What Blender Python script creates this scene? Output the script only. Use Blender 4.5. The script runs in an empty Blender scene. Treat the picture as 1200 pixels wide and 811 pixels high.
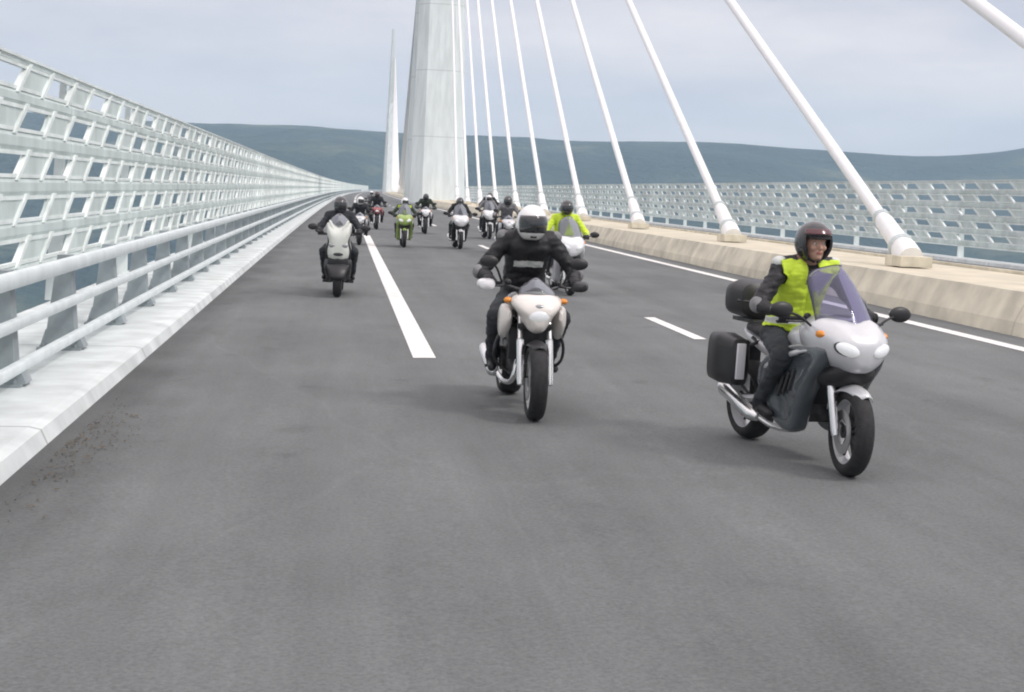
import bpy, bmesh, math, random
import numpy as np
from mathutils import Vector, Matrix, noise as mnoise
random.seed(7)
S = bpy.context.scene
COL = S.collection
R = math.radians

# ------------------------------------------------------------------ camera
cam_d = bpy.data.cameras.new('camera')
cam = bpy.data.objects.new('camera', cam_d); COL.objects.link(cam)
cam_d.sensor_width = 36; cam_d.lens = 50.7; cam_d.clip_start = .1; cam_d.clip_end = 40000
rt = Vector((0.9922048, -0.11682366, 0.04338051)); up = Vector((-0.03061398, 0.10893806, 0.99357701)); fw = Vector((0.12079909, 0.98715993, -0.10451243))
m = Matrix((rt, up, -fw)).transposed().to_4x4(); m.translation = (0, 0, 1.78)
cam.matrix_world = m
S.camera = cam

# ------------------------------------------------------------------ world, sun, exposure
SUN_EL, SUN_AZ = R(48), R(215)     # azimuth clockwise from +Y : behind the camera, to the left... set below
W = bpy.data.worlds.new('World'); S.world = W; W.use_nodes = True
nt = W.node_tree; nt.nodes.clear()
def N(nt, t, **k):
    n = nt.nodes.new(t)
    for a, b in k.items(): setattr(n, a, b)
    return n
out = N(nt, 'ShaderNodeOutputWorld'); bg = N(nt, 'ShaderNodeBackground'); bg.inputs['Strength'].default_value = .1
nt.links.new(bg.outputs[0], out.inputs[0])
sky = N(nt, 'ShaderNodeTexSky', sky_type='NISHITA'); sky.sun_disc = False
sky.sun_elevation = SUN_EL; sky.sun_rotation = R(128)
tc = N(nt, 'ShaderNodeTexCoord'); mp = N(nt, 'ShaderNodeMapping'); mp.inputs['Scale'].default_value = (2.2, 2.2, 9)
mp.inputs['Location'].default_value = (.3, .1, .4)
nt.links.new(tc.outputs['Generated'], mp.inputs[0])
nz = N(nt, 'ShaderNodeTexNoise'); nz.inputs['Scale'].default_value = 1.6; nz.inputs['Detail'].default_value = 6; nz.inputs['Roughness'].default_value = .5
nt.links.new(mp.outputs[0], nz.inputs[0])
cr = N(nt, 'ShaderNodeValToRGB'); e = cr.color_ramp.elements
e[0].position = .33; e[0].color = (.72, .675, .735, 1); e[1].position = .60; e[1].color = (1.12, 1.01, .97, 1)
nt.links.new(nz.outputs['Fac'], cr.inputs[0])
# overcast: brighter towards the zenith
sp = N(nt, 'ShaderNodeSeparateXYZ'); nt.links.new(tc.outputs['Generated'], sp.inputs[0])
mr = N(nt, 'ShaderNodeMapRange'); mr.inputs['From Min'].default_value = .2; mr.inputs['From Max'].default_value = 1
mr.inputs['To Min'].default_value = 10; mr.inputs['To Max'].default_value = 17
nt.links.new(sp.outputs['Z'], mr.inputs['Value'])
vm = N(nt, 'ShaderNodeVectorMath', operation='SCALE'); nt.links.new(cr.outputs[0], vm.inputs[0]); nt.links.new(mr.outputs[0], vm.inputs['Scale'])
mx = N(nt, 'ShaderNodeMix', data_type='RGBA'); mx.inputs['Factor'].default_value = .93
nt.links.new(sky.outputs[0], mx.inputs['A']); nt.links.new(vm.outputs[0], mx.inputs['B'])
nt.links.new(mx.outputs['Result'], bg.inputs['Color'])

sun_d = bpy.data.lights.new('sun', 'SUN'); sun = bpy.data.objects.new('sun', sun_d); COL.objects.link(sun)
sun_d.energy = 1.5; sun_d.angle = R(10); sun_d.color = (1, .965, .92)
az = R(128)    # from behind the camera, right-hand side
dirv = Vector((math.sin(az)*math.cos(SUN_EL), math.cos(az)*math.cos(SUN_EL), math.sin(SUN_EL)))
sun.rotation_euler = dirv.to_track_quat('Z', 'Y').to_euler()
S.view_settings.view_transform = 'Standard'; S.view_settings.look = 'None'; S.view_settings.exposure = .10; S.view_settings.gamma = 1
S.render.engine = 'CYCLES'
S.cycles.filter_width = 2.0
S.cycles.volume_bounces = 1; S.cycles.max_bounces = 8; S.cycles.transparent_max_bounces = 16

# ------------------------------------------------------------------ materials
def mat(name, col, rough=.5, metal=0, var=.12, scale=6, bump=0, bscale=40, trans=0, emit=0, col2=None, stretch=(1, 1, 1), coat=0, spec=.5):
    m = bpy.data.materials.new(name); m.use_nodes = True; t = m.node_tree; b = t.nodes['Principled BSDF']
    b.inputs['Roughness'].default_value = rough; b.inputs['Metallic'].default_value = metal
    b.inputs['Coat Weight'].default_value = coat; b.inputs['Specular IOR Level'].default_value = spec
    c = N(t, 'ShaderNodeTexCoord'); mp = N(t, 'ShaderNodeMapping'); mp.inputs['Scale'].default_value = stretch
    t.links.new(c.outputs['Object'], mp.inputs[0])
    n = N(t, 'ShaderNodeTexNoise'); n.inputs['Scale'].default_value = scale; n.inputs['Detail'].default_value = 5
    t.links.new(mp.outputs[0], n.inputs[0])
    r = N(t, 'ShaderNodeValToRGB'); e = r.color_ramp.elements
    c2 = col2 or [x*(1-var*2) for x in col]
    e[0].position = .3; e[1].position = .7; e[0].color = (*c2, 1); e[1].color = (*[min(1, x*(1+(0 if col2 else var*.5))) for x in col], 1)
    t.links.new(n.outputs['Fac'], r.inputs[0]); t.links.new(r.outputs[0], b.inputs['Base Color'])
    if bump:
        n2 = N(t, 'ShaderNodeTexNoise'); n2.inputs['Scale'].default_value = bscale; n2.inputs['Detail'].default_value = 3
        t.links.new(mp.outputs[0], n2.inputs[0])
        bu = N(t, 'ShaderNodeBump'); bu.inputs['Strength'].default_value = bump; bu.inputs['Distance'].default_value = .02
        t.links.new(n2.outputs['Fac'], bu.inputs['Height']); t.links.new(bu.outputs[0], b.inputs['Normal'])
    if trans: b.inputs['Transmission Weight'].default_value = trans
    if emit:
        b.inputs['Emission Color'].default_value = (1, .98, .92, 1); b.inputs['Emission Strength'].default_value = emit
    return m

def per_object(m, lo=.90, hi=1.06):
    t = m.node_tree; b = t.nodes['Principled BSDF']; src = b.inputs['Base Color'].links[0].from_socket
    o = N(t, 'ShaderNodeObjectInfo'); w = N(t, 'ShaderNodeMapRange'); w.inputs[3].default_value = lo; w.inputs[4].default_value = hi; t.links.new(o.outputs['Random'], w.inputs[0])
    v = N(t, 'ShaderNodeVectorMath', operation='SCALE'); t.links.new(src, v.inputs[0]); t.links.new(w.outputs[0], v.inputs['Scale']); t.links.new(v.outputs[0], b.inputs['Base Color'])

def asphalt():
    m = bpy.data.materials.new('asphalt'); m.use_nodes = True; t = m.node_tree; b = t.nodes['Principled BSDF']
    b.inputs['Roughness'].default_value = .85; b.inputs['Specular IOR Level'].default_value = .3
    c = N(t, 'ShaderNodeTexCoord')
    def nz(scale, st, det=4, rough=.5):
        mp = N(t, 'ShaderNodeMapping'); mp.inputs['Scale'].default_value = st; t.links.new(c.outputs['Object'], mp.inputs[0])
        n = N(t, 'ShaderNodeTexNoise'); n.inputs['Scale'].default_value = scale; n.inputs['Detail'].default_value = det; n.inputs['Roughness'].default_value = rough
        t.links.new(mp.outputs[0], n.inputs[0]); return n.outputs['Fac']
    def rng(v, a, b_, lo=.3, hi=.7):
        r = N(t, 'ShaderNodeMapRange'); r.inputs[1].default_value = lo; r.inputs[2].default_value = hi; r.inputs[3].default_value = a; r.inputs[4].default_value = b_
        t.links.new(v, r.inputs[0]); return r.outputs[0]
    def mul(a, b_):
        x = N(t, 'ShaderNodeMath', operation='MULTIPLY'); t.links.new(a, x.inputs[0]); t.links.new(b_, x.inputs[1]); return x.outputs[0]
    f = rng(nz(42, (1, 1, 1), 4, .75), .76, 1.24)
    g = rng(nz(.9, (1.6, .10, 1), 4), .90, 1.10)         # long streaks of wear along the lanes
    h = rng(nz(.55, (1, .6, 1), 7, .62), .84, 1.16)        # blotches
    k = rng(nz(3.5, (2.2, .16, 1), 5), .96, 1.04)
    v = mul(mul(mul(f, g), h), k)
    # fine pale wandering crack sealing
    vo = N(t, 'ShaderNodeTexVoronoi', feature='DISTANCE_TO_EDGE'); vo.inputs['Scale'].default_value = .28
    mp = N(t, 'ShaderNodeMapping'); t.links.new(c.outputs['Object'], mp.inputs[0]); mp.inputs['Scale'].default_value = (1, .35, 1)
    nd = N(t, 'ShaderNodeTexNoise'); nd.inputs['Scale'].default_value = 2; nd.inputs['Detail'].default_value = 6; t.links.new(mp.outputs[0], nd.inputs[0])
    mi = N(t, 'ShaderNodeMix', data_type='RGBA'); mi.inputs['Factor'].default_value = .25; t.links.new(mp.outputs[0], mi.inputs['A']); t.links.new(nd.outputs['Color'], mi.inputs['B'])
    t.links.new(mi.outputs['Result'], vo.inputs['Vector'])
    v = mul(v, rng(vo.outputs['Distance'], 1.08, 1.0, 0, .006))
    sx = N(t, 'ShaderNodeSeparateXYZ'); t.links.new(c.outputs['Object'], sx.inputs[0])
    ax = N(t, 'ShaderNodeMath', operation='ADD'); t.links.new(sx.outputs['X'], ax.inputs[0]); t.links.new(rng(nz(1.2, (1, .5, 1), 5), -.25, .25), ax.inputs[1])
    # darker wheel tracks along each lane
    for cx_ in (1.9, 3.6, 5.4, 7.2):
        s1 = N(t, 'ShaderNodeMath', operation='SUBTRACT'); t.links.new(ax.outputs[0], s1.inputs[0]); s1.inputs[1].default_value = cx_
        s2 = N(t, 'ShaderNodeMath', operation='ABSOLUTE'); t.links.new(s1.outputs[0], s2.inputs[0]); v = mul(v, rng(s2.outputs[0], .93, 1.0, .05, .45))
    v = mul(v, rng(nz(2.3, (1, .8, 1), 2, .4), .80, 1.0, .20, .34))     # oil spots
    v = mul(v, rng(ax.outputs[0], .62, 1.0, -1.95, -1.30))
    sc = N(t, 'ShaderNodeVectorMath', operation='SCALE'); sc.inputs[0].default_value = ASPH; t.links.new(v, sc.inputs['Scale'])
    t.links.new(sc.outputs[0], b.inputs['Base Color'])
    bu = N(t, 'ShaderNodeBump'); bu.inputs['Strength'].default_value = .35; bu.inputs['Distance'].default_value = .01
    t.links.new(nz(70, (1, 1, 1), 2), bu.inputs['Height']); t.links.new(bu.outputs[0], b.inputs['Normal'])
    return m
ASPH = (.140, .148, .150)

M = {}
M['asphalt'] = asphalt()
M['paint_line'] = mat('road_paint', (.80, .80, .78), .7, var=.10, scale=9, bump=.3)
M['slab'] = mat('white_concrete', (.70, .745, .745), .8, var=.11, scale=2.2, bump=.15)
M['concrete'] = mat('cream_concrete', (.74, .69, .56), .85, var=.14, scale=2.0, bump=.2)
M['tan'] = mat('tan_median', (.62, .57, .45), .9, var=.10, scale=1.2, bump=.3)
M['deck'] = mat('deck_steel', (.55, .58, .58), .6, var=.05)
M['screen'] = mat('screen_white', (.60, .68, .66), .5, var=.14, scale=1.5, stretch=(1, 1, .3))
M['screen_frame'] = mat('screen_frame', (.78, .84, .82), .5, var=.10, scale=2)
M['screen_slat'] = mat('screen_slat', (.66, .73, .72), .4, var=.08, scale=2)
M['galv'] = mat('galvanised', (.34, .385, .405), .5, metal=.15, var=.10, scale=5)
M['rail'] = mat('rail_galvanised', (.72, .78, .79), .45, metal=.0, var=.07, scale=4)
M['pylon'] = mat('pylon_paint', (.80, .86, .85), .6, var=.03, scale=.12)
def seams(m, step, axis='Z', wd=.09, dk=.72):
    t = m.node_tree; b = t.nodes['Principled BSDF']; src = b.inputs['Base Color'].links[0].from_socket
    c = N(t, 'ShaderNodeTexCoord'); sp_ = N(t, 'ShaderNodeSeparateXYZ'); t.links.new(c.outputs['Object'], sp_.inputs[0])
    q = N(t, 'ShaderNodeMath', operation='PINGPONG'); q.inputs[1].default_value = step/2; t.links.new(sp_.outputs[axis], q.inputs[0])
    w = N(t, 'ShaderNodeMapRange'); w.inputs[1].default_value = .0; w.inputs[2].default_value = wd; w.inputs[3].default_value = dk; w.inputs[4].default_value = 1; t.links.new(q.outputs[0], w.inputs[0])
    mp = N(t, 'ShaderNodeMapping'); mp.inputs['Scale'].default_value = (1.3, 1.3, .05); t.links.new(c.outputs['Object'], mp.inputs[0])
    n = N(t, 'ShaderNodeTexNoise'); n.inputs['Scale'].default_value = 1.5; n.inputs['Detail'].default_value = 5; t.links.new(mp.outputs[0], n.inputs[0])
    w2 = N(t, 'ShaderNodeMapRange'); w2.inputs[1].default_value = .35; w2.inputs[2].default_value = .65; w2.inputs[3].default_value = .86; w2.inputs[4].default_value = 1; t.links.new(n.outputs['Fac'], w2.inputs[0])
    k = N(t, 'ShaderNodeMath', operation='MULTIPLY'); t.links.new(w.outputs[0], k.inputs[0]); t.links.new(w2.outputs[0], k.inputs[1])
    v = N(t, 'ShaderNodeVectorMath', operation='SCALE'); t.links.new(src, v.inputs[0]); t.links.new(k.outputs[0], v.inputs['Scale']); t.links.new(v.outputs[0], b.inputs['Base Color'])
seams(M['pylon'], 8.0); seams(M['slab'], 5.0, 'Y', .03, .45); seams(M['concrete'], 6.0, 'Y', .025, .7)
for k_ in ('screen', 'screen_frame', 'galv'): per_object(M[k_])
M['cable'] = mat('cable_white', (.86, .86, .86), .4, var=.02)
M['pier'] = mat('pier_concrete', (.50, .50, .47), .85, var=.06, scale=.05)
M['black'] = mat('black_plastic', (.022, .022, .025), .42, var=.2)
M['rubber'] = mat('tyre_rubber', (.022, .022, .024), .75, var=.25, scale=30, bump=.2)
M['engine'] = mat('engine_alloy', (.10, .10, .105), .45, metal=.7, var=.3, scale=14, bump=.2)
M['chrome'] = mat('polished_alloy', (.78, .79, .80), .22, metal=.9, var=.05)
M['silverpaint'] = mat('silver_paint', (.64, .65, .67), .3, metal=.25, var=.05, coat=.6)
M['whitepaint'] = mat('white_paint', (.78, .78, .80), .28, var=.03, coat=.6)
M['creampaint'] = mat('cream_paint', (.80, .755, .71), .3, var=.04, coat=.5)
M['ivorypaint'] = mat('ivory_paint', (.62, .645, .60), .3, var=.04, coat=.5)
M['darkpaint'] = mat('slate_paint', (.085, .10, .112), .27, metal=.3, var=.08, coat=.8)
M['greenpaint'] = mat('green_paint', (.30, .42, .10), .3, var=.05, coat=.6)
M['redpaint'] = mat('red_paint', (.34, .07, .08), .3, var=.05, coat=.6)
M['bluepaint'] = mat('blue_paint', (.05, .08, .17), .3, var=.05, coat=.6)
M['blackpaint'] = mat('black_paint', (.018, .018, .02), .2, var=.05, coat=.8)
M['disc'] = mat('disc_steel', (.55, .55, .56), .35, metal=.9, var=.1)
M['lamp'] = mat('headlamp_lens', (.52, .55, .60), .08, var=.02, coat=1, emit=.28)
M['lamp_dark'] = mat('headlamp_lens_dark', (.30, .31, .33), .08, var=.05, coat=1)
M['amber'] = mat('amber_lens', (.75, .28, .04), .15, var=.02)
M['mirror'] = mat('mirror_glass', (.8, .8, .8), .03, metal=1, var=0)
M['leather'] = mat('black_leather', (.022, .022, .026), .6, var=.3, scale=12, bump=.35, bscale=22)
M['darkcloth'] = mat('dark_textile', (.035, .040, .048), .8, var=.25, scale=10, bump=.4, bscale=16)
M['greycloth'] = mat('grey_textile', (.26, .26, .27), .8, var=.2, scale=10, bump=.3, bscale=16)
M['greentex'] = mat('dark_green_textile', (.05, .07, .05), .8, var=.2, scale=10, bump=.3, bscale=16)
M['trouser'] = mat('trouser_cloth', (.04, .047, .055), .85, var=.25, scale=8, bump=.4, bscale=14)
M['hivis'] = mat('hi_vis_yellow', (.70, .92, .06), .7, var=.10, scale=9, bump=.4, bscale=14)
M['reflect'] = mat('reflective_band', (.66, .68, .66), .35, var=.05)
M['skin'] = mat('skin', (.50, .30, .22), .55, var=.08)
M['lips'] = mat('lips', (.36, .13, .11), .5, var=.05)
M['eyewhite'] = mat('eye_white', (.75, .73, .70), .3, var=.01)
M['iris'] = mat('iris', (.03, .02, .015), .2, var=.01)
M['helmw'] = mat('helmet_white', (.80, .80, .80), .2, var=.03, coat=.8)
M['helmg'] = mat('helmet_grey', (.34, .35, .36), .25, metal=.3, var=.03, coat=.8)
M['helmb'] = mat('helmet_black', (.03, .03, .034), .25, var=.05, coat=.6)
M['helmr'] = mat('helmet_maroon', (.09, .02, .028), .25, var=.05, coat=.6)
M['visor'] = mat('visor_smoke', (.015, .016, .02), .06, var=.05, coat=1)
M['padding'] = mat('helmet_padding', (.03, .03, .03), .9, var=.1)
M['litter'] = mat('dry_litter', (.15, .11, .07), .9, col2=(.08, .07, .05), scale=30)

def glass(name, tint, a):
    m = bpy.data.materials.new(name); m.use_nodes = True; t = m.node_tree; t.nodes.remove(t.nodes['Principled BSDF'])
    o = t.nodes['Material Output']; tr = N(t, 'ShaderNodeBsdfTransparent'); tr.inputs[0].default_value = (*tint, 1)
    g = N(t, 'ShaderNodeBsdfPrincipled'); g.inputs['Base Color'].default_value = (tint[0]*.5, tint[1]*.5, tint[2]*.55, 1); g.inputs['Roughness'].default_value = .06
    fr = N(t, 'ShaderNodeFresnel'); fr.inputs[0].default_value = 1.5
    ad = N(t, 'ShaderNodeMath', operation='ADD'); ad.inputs[1].default_value = a; ad.use_clamp = True; t.links.new(fr.outputs[0], ad.inputs[0])
    mi = N(t, 'ShaderNodeMixShader'); t.links.new(ad.outputs[0], mi.inputs[0]); t.links.new(tr.outputs[0], mi.inputs[1]); t.links.new(g.outputs[0], mi.inputs[2])
    t.links.new(mi.outputs[0], o.inputs[0]); return m
M['glass'] = glass('windscreen_tint', (.79, .78, .90), .13)
M['glassclear'] = glass('windscreen_clear', (.90, .92, .92), .10)

# ------------------------------------------------------------------ mesh helpers
class MB:
    def __init__(s): s.bm = bmesh.new()
    def poly(s, vs, faces, mi=0):
        v = [s.bm.verts.new(p) for p in vs]; out = []
        for f in faces:
            try:
                q = s.bm.faces.new([v[i] for i in f]); q.material_index = mi; out.append(q)
            except ValueError: pass
        return v
    def box(s, c, d, rot=None, mi=0):
        x, y, z = d[0]/2, d[1]/2, d[2]/2
        P = [Vector(p) for p in ((-x,-y,-z),(x,-y,-z),(x,y,-z),(-x,y,-z),(-x,-y,z),(x,-y,z),(x,y,z),(-x,y,z))]
        if rot is not None: P = [rot @ p for p in P]
        c = Vector(c); s.poly([c+p for p in P], [(3,2,1,0),(4,5,6,7),(0,1,5,4),(1,2,6,5),(2,3,7,6),(3,0,4,7)], mi); return s
    def hexa(s, P, mi=0):
        s.poly(P, [(3,2,1,0),(4,5,6,7),(0,1,5,4),(1,2,6,5),(2,3,7,6),(3,0,4,7)], mi); return s
    def rings(s, rr, closed=True, cap=True, mi=0):
        n = len(rr[0]); vs = [s.bm.verts.new(p) for r in rr for p in r]
        for i in range(len(rr)-1):
            for j in range(n if closed else n-1):
                k = (j+1) % n
                f = s.bm.faces.new((vs[i*n+j], vs[i*n+k], vs[(i+1)*n+k], vs[(i+1)*n+j])); f.material_index = mi
        if cap and closed:
            f = s.bm.faces.new(vs[:n][::-1]); f.material_index = mi
            f = s.bm.faces.new(vs[-n:]); f.material_index = mi
        return s
    def tube(s, pts, rad, n=10, mi=0, flat=1):
        pts = [Vector(p) for p in pts]; rad = rad if isinstance(rad, (list, tuple)) else [rad]*len(pts); rr = []
        u = None
        for i, p in enumerate(pts):
            d = (pts[min(i+1, len(pts)-1)] - pts[max(i-1, 0)]).normalized()
            if u is None: u = d.orthogonal().normalized()
            u = (u - d*u.dot(d)).normalized(); w = d.cross(u)
            rr.append([p + (u*math.cos(a)+w*math.sin(a)*flat)*rad[i] for a in [2*math.pi*k/n for k in range(n)]])
        s.rings(rr, mi=mi); return s
    def loft(s, secs, n=24, ex=2.6, mi=0, cut=None):
        # sections along y: (y, zc, half width, half height[, xc])
        rr = []
        for q in secs:
            y, zc, hw, hh = q[:4]; xc = q[4] if len(q) > 4 else 0; r = []
            for k in range(n):
                a = 2*math.pi*k/n; c, d = math.cos(a), math.sin(a)
                r.append(Vector((xc+hw*math.copysign(abs(c)**(2/ex), c), y, zc+hh*math.copysign(abs(d)**(2/ex), d))))
            rr.append(r)
        s.rings(rr, mi=mi); return s
    def shell(s, outl, secs, n=4, mi=0, xc=0):
        # half outline (x >= 0, top to bottom) mirrored and smoothed; secs: (y, scale x, scale z, z centre)
        full = [(x, z) for x, z in outl] + [(-x, z) for x, z in outl[::-1] if x > 1e-4]
        if outl[0][0] > 1e-4: pass
        pp = [Vector((x, 0, z)) for x, z in full]; m_ = len(pp); sm = []
        for i in range(m_):
            a, b_, c, d = pp[i-1], pp[i], pp[(i+1) % m_], pp[(i+2) % m_]
            for k in range(n):
                t = k/n; sm.append(.5*((2*b_)+(c-a)*t+(2*a-5*b_+4*c-d)*t*t+(3*b_-a-3*c+d)*t**3))
        s.rings([[Vector((xc+p.x*kx, y, zc+p.z*kz)) for p in sm] for y, kx, kz, zc in secs], mi=mi); return s
    def ell(s, c, r, n=16, m=10, mi=0, rot=None):
        c = Vector(c); rr = []
        for i in range(m+1):
            t = math.pi*(i+.02 if i == 0 else (i-.02 if i == m else i))/m
            rr.append([c + ((rot or Matrix.Identity(3)) @ Vector((r[0]*math.sin(t)*math.cos(2*math.pi*k/n), r[1]*math.sin(t)*math.sin(2*math.pi*k/n), -r[2]*math.cos(t)))) for k in range(n)])
        s.rings(rr, mi=mi); return s
    def lathe_x(s, c, prof, n=40, mi=0):
        # prof: closed loop list of (x, radius), revolved round the x axis through c
        rr = []
        for k in range(n):
            a = 2*math.pi*k/n; rr.append([Vector((c[0]+x, c[1]+r*math.cos(a), c[2]+r*math.sin(a))) for x, r in prof])
        rr.append(rr[0]); nn = len(prof); vs = [[s.bm.verts.new(p) for p in r] for r in rr[:-1]]
        for k in range(n):
            A, B_ = vs[k], vs[(k+1) % n]
            for j in range(nn):
                l = (j+1) % nn; f = s.bm.faces.new((A[j], A[l], B_[l], B_[j])); f.material_index = mi
        return s
    def build(s, name, mt, parent=None, smooth=True, bevel=0, seg=2, ang=40):
        bmesh.ops.recalc_face_normals(s.bm, faces=s.bm.faces)
        if bevel:
            es = [e for e in s.bm.edges if len(e.link_faces) == 2 and e.calc_face_angle(0) > R(30)]
            bmesh.ops.bevel(s.bm, geom=es, offset=bevel, segments=seg, affect='EDGES', profile=.6, clamp_overlap=True)
        me = bpy.data.meshes.new(name); s.bm.to_mesh(me); s.bm.free()
        for q in (mt if isinstance(mt, (list, tuple)) else [mt]): me.materials.append(M[q] if isinstance(q, str) else q)
        if smooth:
            me.shade_smooth(); 
            try: me.set_sharp_from_angle(angle=R(ang))
            except Exception: pass
        o = bpy.data.objects.new(name, me); COL.objects.link(o)
        if parent is not None: o.parent = parent
        return o
def tag(o, label=None, cat=None, group=None, kind=None):
    if label: o['label'] = label
    if cat: o['category'] = cat
    if group: o['group'] = group
    if kind: o['kind'] = kind
    return o
def empty(name, loc, rz=0, roll=0):
    o = bpy.data.objects.new(name, None); COL.objects.link(o); o.location = loc; o.rotation_euler = (0, roll, rz); o.empty_display_size = .2
    return o
def cv(y): return y*y/40000 if y > 0 else 0            # the viaduct's gentle curve
XC = 10.7
def rz_(x): return .025*x if x < XC else .025*XC - .025*(x-XC)
def P(x, y, dz=0): return Vector((x+cv(y), y, rz_(x)+dz))

# ------------------------------------------------------------------ terrain (ground sheet)
def terrain():
    def axis(lo, hi, n, p=1.6):
        t = np.linspace(-1, 1, n); v = np.sign(t)*np.abs(t)**p; return np.where(v < 0, -v*lo, v*hi)
    xs = axis(-6500, 6500, 200); ys = np.concatenate([np.linspace(-5000, -500, 20), np.linspace(-300, 5200, 200), np.linspace(5350, 6500, 8)])
    def ss(a, b, v): t = max(0, min(1, (v-a)/(b-a))); return t*t*(3-2*t)
    vs = []
    for y in ys:
        for x in xs:
            n1 = mnoise.fractal(Vector((x/900, y/900, 1.3)), 1.0, 2.1, 6)
            n2 = mnoise.fractal(Vector((x/220, y/220, 5.3)), 1.0, 2.1, 5)
            edge = n1*330
            up_ = ss(900, 3050, y+edge)
            rim = 122 + 5*n1
            h = -215 + (215+rim)*up_**.85 if y > 300 else -215
            h += 26*n1*(1-abs(2*up_-1))*1.0 + n2*10*(.35+(1-up_))*(.25 if y < 900 else 1)
            if y < -600: h += 330*ss(-600, -3000, -0+y) if False else 330*ss(600, 3000, -y)
            r = x/max(y, 1)
            if y > 3300:
                h += ss(3400, 4700, y)*(6*mnoise.noise(Vector((x/1500, 2.2, 0))))
                h += ss(3600, 5000, y)*(150*math.exp(-((r-.56)/.085)**2)) - 0
            # lower shoulder right of the middle of the view
            if y > 1500: h -= 7*math.exp(-((r-.405)/.045)**2)*ss(1500, 2800, y)
            if y > 1500: h += 48*ss(1800, 3000, y)*math.exp(-((r-.535)/.062)**2)
            if 0 < y: h += 8*ss(2600, 3200, y)*math.exp(-((r-.27)/.09)**2)
            vs.append((x, y, h))
    nx, ny = len(xs), len(ys)
    fs = [(j*nx+i, j*nx+i+1, (j+1)*nx+i+1, (j+1)*nx+i) for j in range(ny-1) for i in range(nx-1)]
    me = bpy.data.meshes.new('ground'); me.from_pydata(vs, [], fs); me.shade_smooth()
    m = bpy.data.materials.new('wooded_hills'); m.use_nodes = True; t = m.node_tree; b = t.nodes['Principled BSDF']; b.inputs['Roughness'].default_value = .95; b.inputs['Specular IOR Level'].default_value = .1
    c = N(t, 'ShaderNodeTexCoord'); n = N(t, 'ShaderNodeTexNoise'); n.inputs['Scale'].default_value = .0042; n.inputs['Detail'].default_value = 9; n.inputs['Roughness'].default_value = .62
    t.links.new(c.outputs['Object'], n.inputs[0]); r = N(t, 'ShaderNodeValToRGB'); e = r.color_ramp.elements
    e[0].position = .38; e[0].color = (.012, .030, .030, 1); e[1].position = .70; e[1].color = (.14, .15, .10, 1)
    x = r.color_ramp.elements.new(.56); x.color = (.030, .058, .050, 1)
    t.links.new(n.outputs['Fac'], r.inputs[0]); t.links.new(r.outputs[0], b.inputs['Base Color'])
    n2 = N(t, 'ShaderNodeTexNoise'); n2.inputs['Scale'].default_value = .045; n2.inputs['Detail'].default_value = 5; t.links.new(c.outputs['Object'], n2.inputs[0])
    bu = N(t, 'ShaderNodeBump'); bu.inputs['Strength'].default_value = 1; bu.inputs['Distance'].default_value = 14; t.links.new(n2.outputs['Fac'], bu.inputs['Height']); t.links.new(bu.outputs[0], b.inputs['Normal'])
    me.materials.append(m); o = bpy.data.objects.new('ground', me); COL.objects.link(o); tag(o, kind='structure'); return o
terrain()

# haze box
HZ = 2.0e-4
hb = MB(); hb.box((0, 750, 80), (13200, 11700, 700)); hz = hb.build('haze', 'deck', smooth=False)
hm = bpy.data.materials.new('haze'); hm.use_nodes = True; t = hm.node_tree; t.nodes.remove(t.nodes['Principled BSDF'])
pv = N(t, 'ShaderNodeVolumePrincipled'); pv.inputs['Color'].default_value = (.60, .80, 1, 1); pv.inputs['Density'].default_value = HZ; pv.inputs['Anisotropy'].default_value = .1
t.links.new(pv.outputs[0], t.nodes['Material Output'].inputs['Volume']); hz.data.materials.clear(); hz.data.materials.append(hm); tag(hz, kind='stuff')
tag(hz, 'pale blue haze filling the valley air')

# ------------------------------------------------------------------ deck and roads
YS = [-40] + list(range(-20, 60, 10)) + list(range(60, 1500, 20))
def strip(prof, name, mt, ys=YS, kind='structure', smooth=False, parent=None, closed=True, absz=False):
    b = MB(); rr = []
    for y in ys: rr.append([(Vector((x+cv(y), y, z)) if absz else P(x, y, z)) for x, z in prof])
    b.rings(rr, closed=closed, cap=closed); o = b.build(name, mt, parent, smooth)
    if kind and parent is None: tag(o, kind=kind)
    return o
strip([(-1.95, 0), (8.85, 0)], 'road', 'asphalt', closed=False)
strip([(12.55, 0), (23.35, 0)], 'opposite_road', 'asphalt', closed=False)
# kerbs with sloped nose
strip([(-3.95, -.10), (-3.95, .14), (-2.06, .12), (-1.98, .10), (-1.935, .0), (-1.935, -.10)], 'kerb', 'slab')
strip([(23.33, -.10), (23.33, 0), (23.36, .12), (25.2, .12), (25.2, -.10)], 'far_kerb', 'slab')
strip([(9.13, -.05), (9.13, .50), (12.27, .50), (12.27, -.05)], 'median_strip', 'tan')
strip([(-4.3, -.11), (25.55, -.11), (25.9, -.9), (18, -4.3), (3, -4.3), (-4.6, -.9)], 'bridge_deck', 'deck', absz=False)
tag(strip([(8.79, -.05), (8.84, .18), (9.03, .56), (9.12, .56), (9.124, -.05)], 'median_barrier', 'concrete', kind=None), 'long low cream concrete barrier beside the lanes the motorcycles ride in', 'barrier')
tag(strip([(12.28, -.05), (12.28, .56), (12.42, .56), (12.53, .20), (12.57, -.05)], 'median_barrier', 'concrete', kind=None), 'far low concrete barrier beyond the row of white stay cables', 'barrier')
def line(x0, x1, y0, y1, name='road_marking'):
    n = max(2, int((y1-y0)/10)+1); ys = [y0+(y1-y0)*i/(n-1) for i in range(n)]
    b = MB(); b.rings([[P(x0, y, .005), P(x1, y, .005)] for y in ys], closed=False); tag(b.build(name, 'paint_line', smooth=False), kind='structure')
y = 15.1
line(.80, 1.04, -36.9, 2.1)
while y < 800: line(.80, 1.04, y, y+39); y += 52
y = 4.2
while y < 500: line(4.34, 4.50, y, y+3); y += 13
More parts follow.
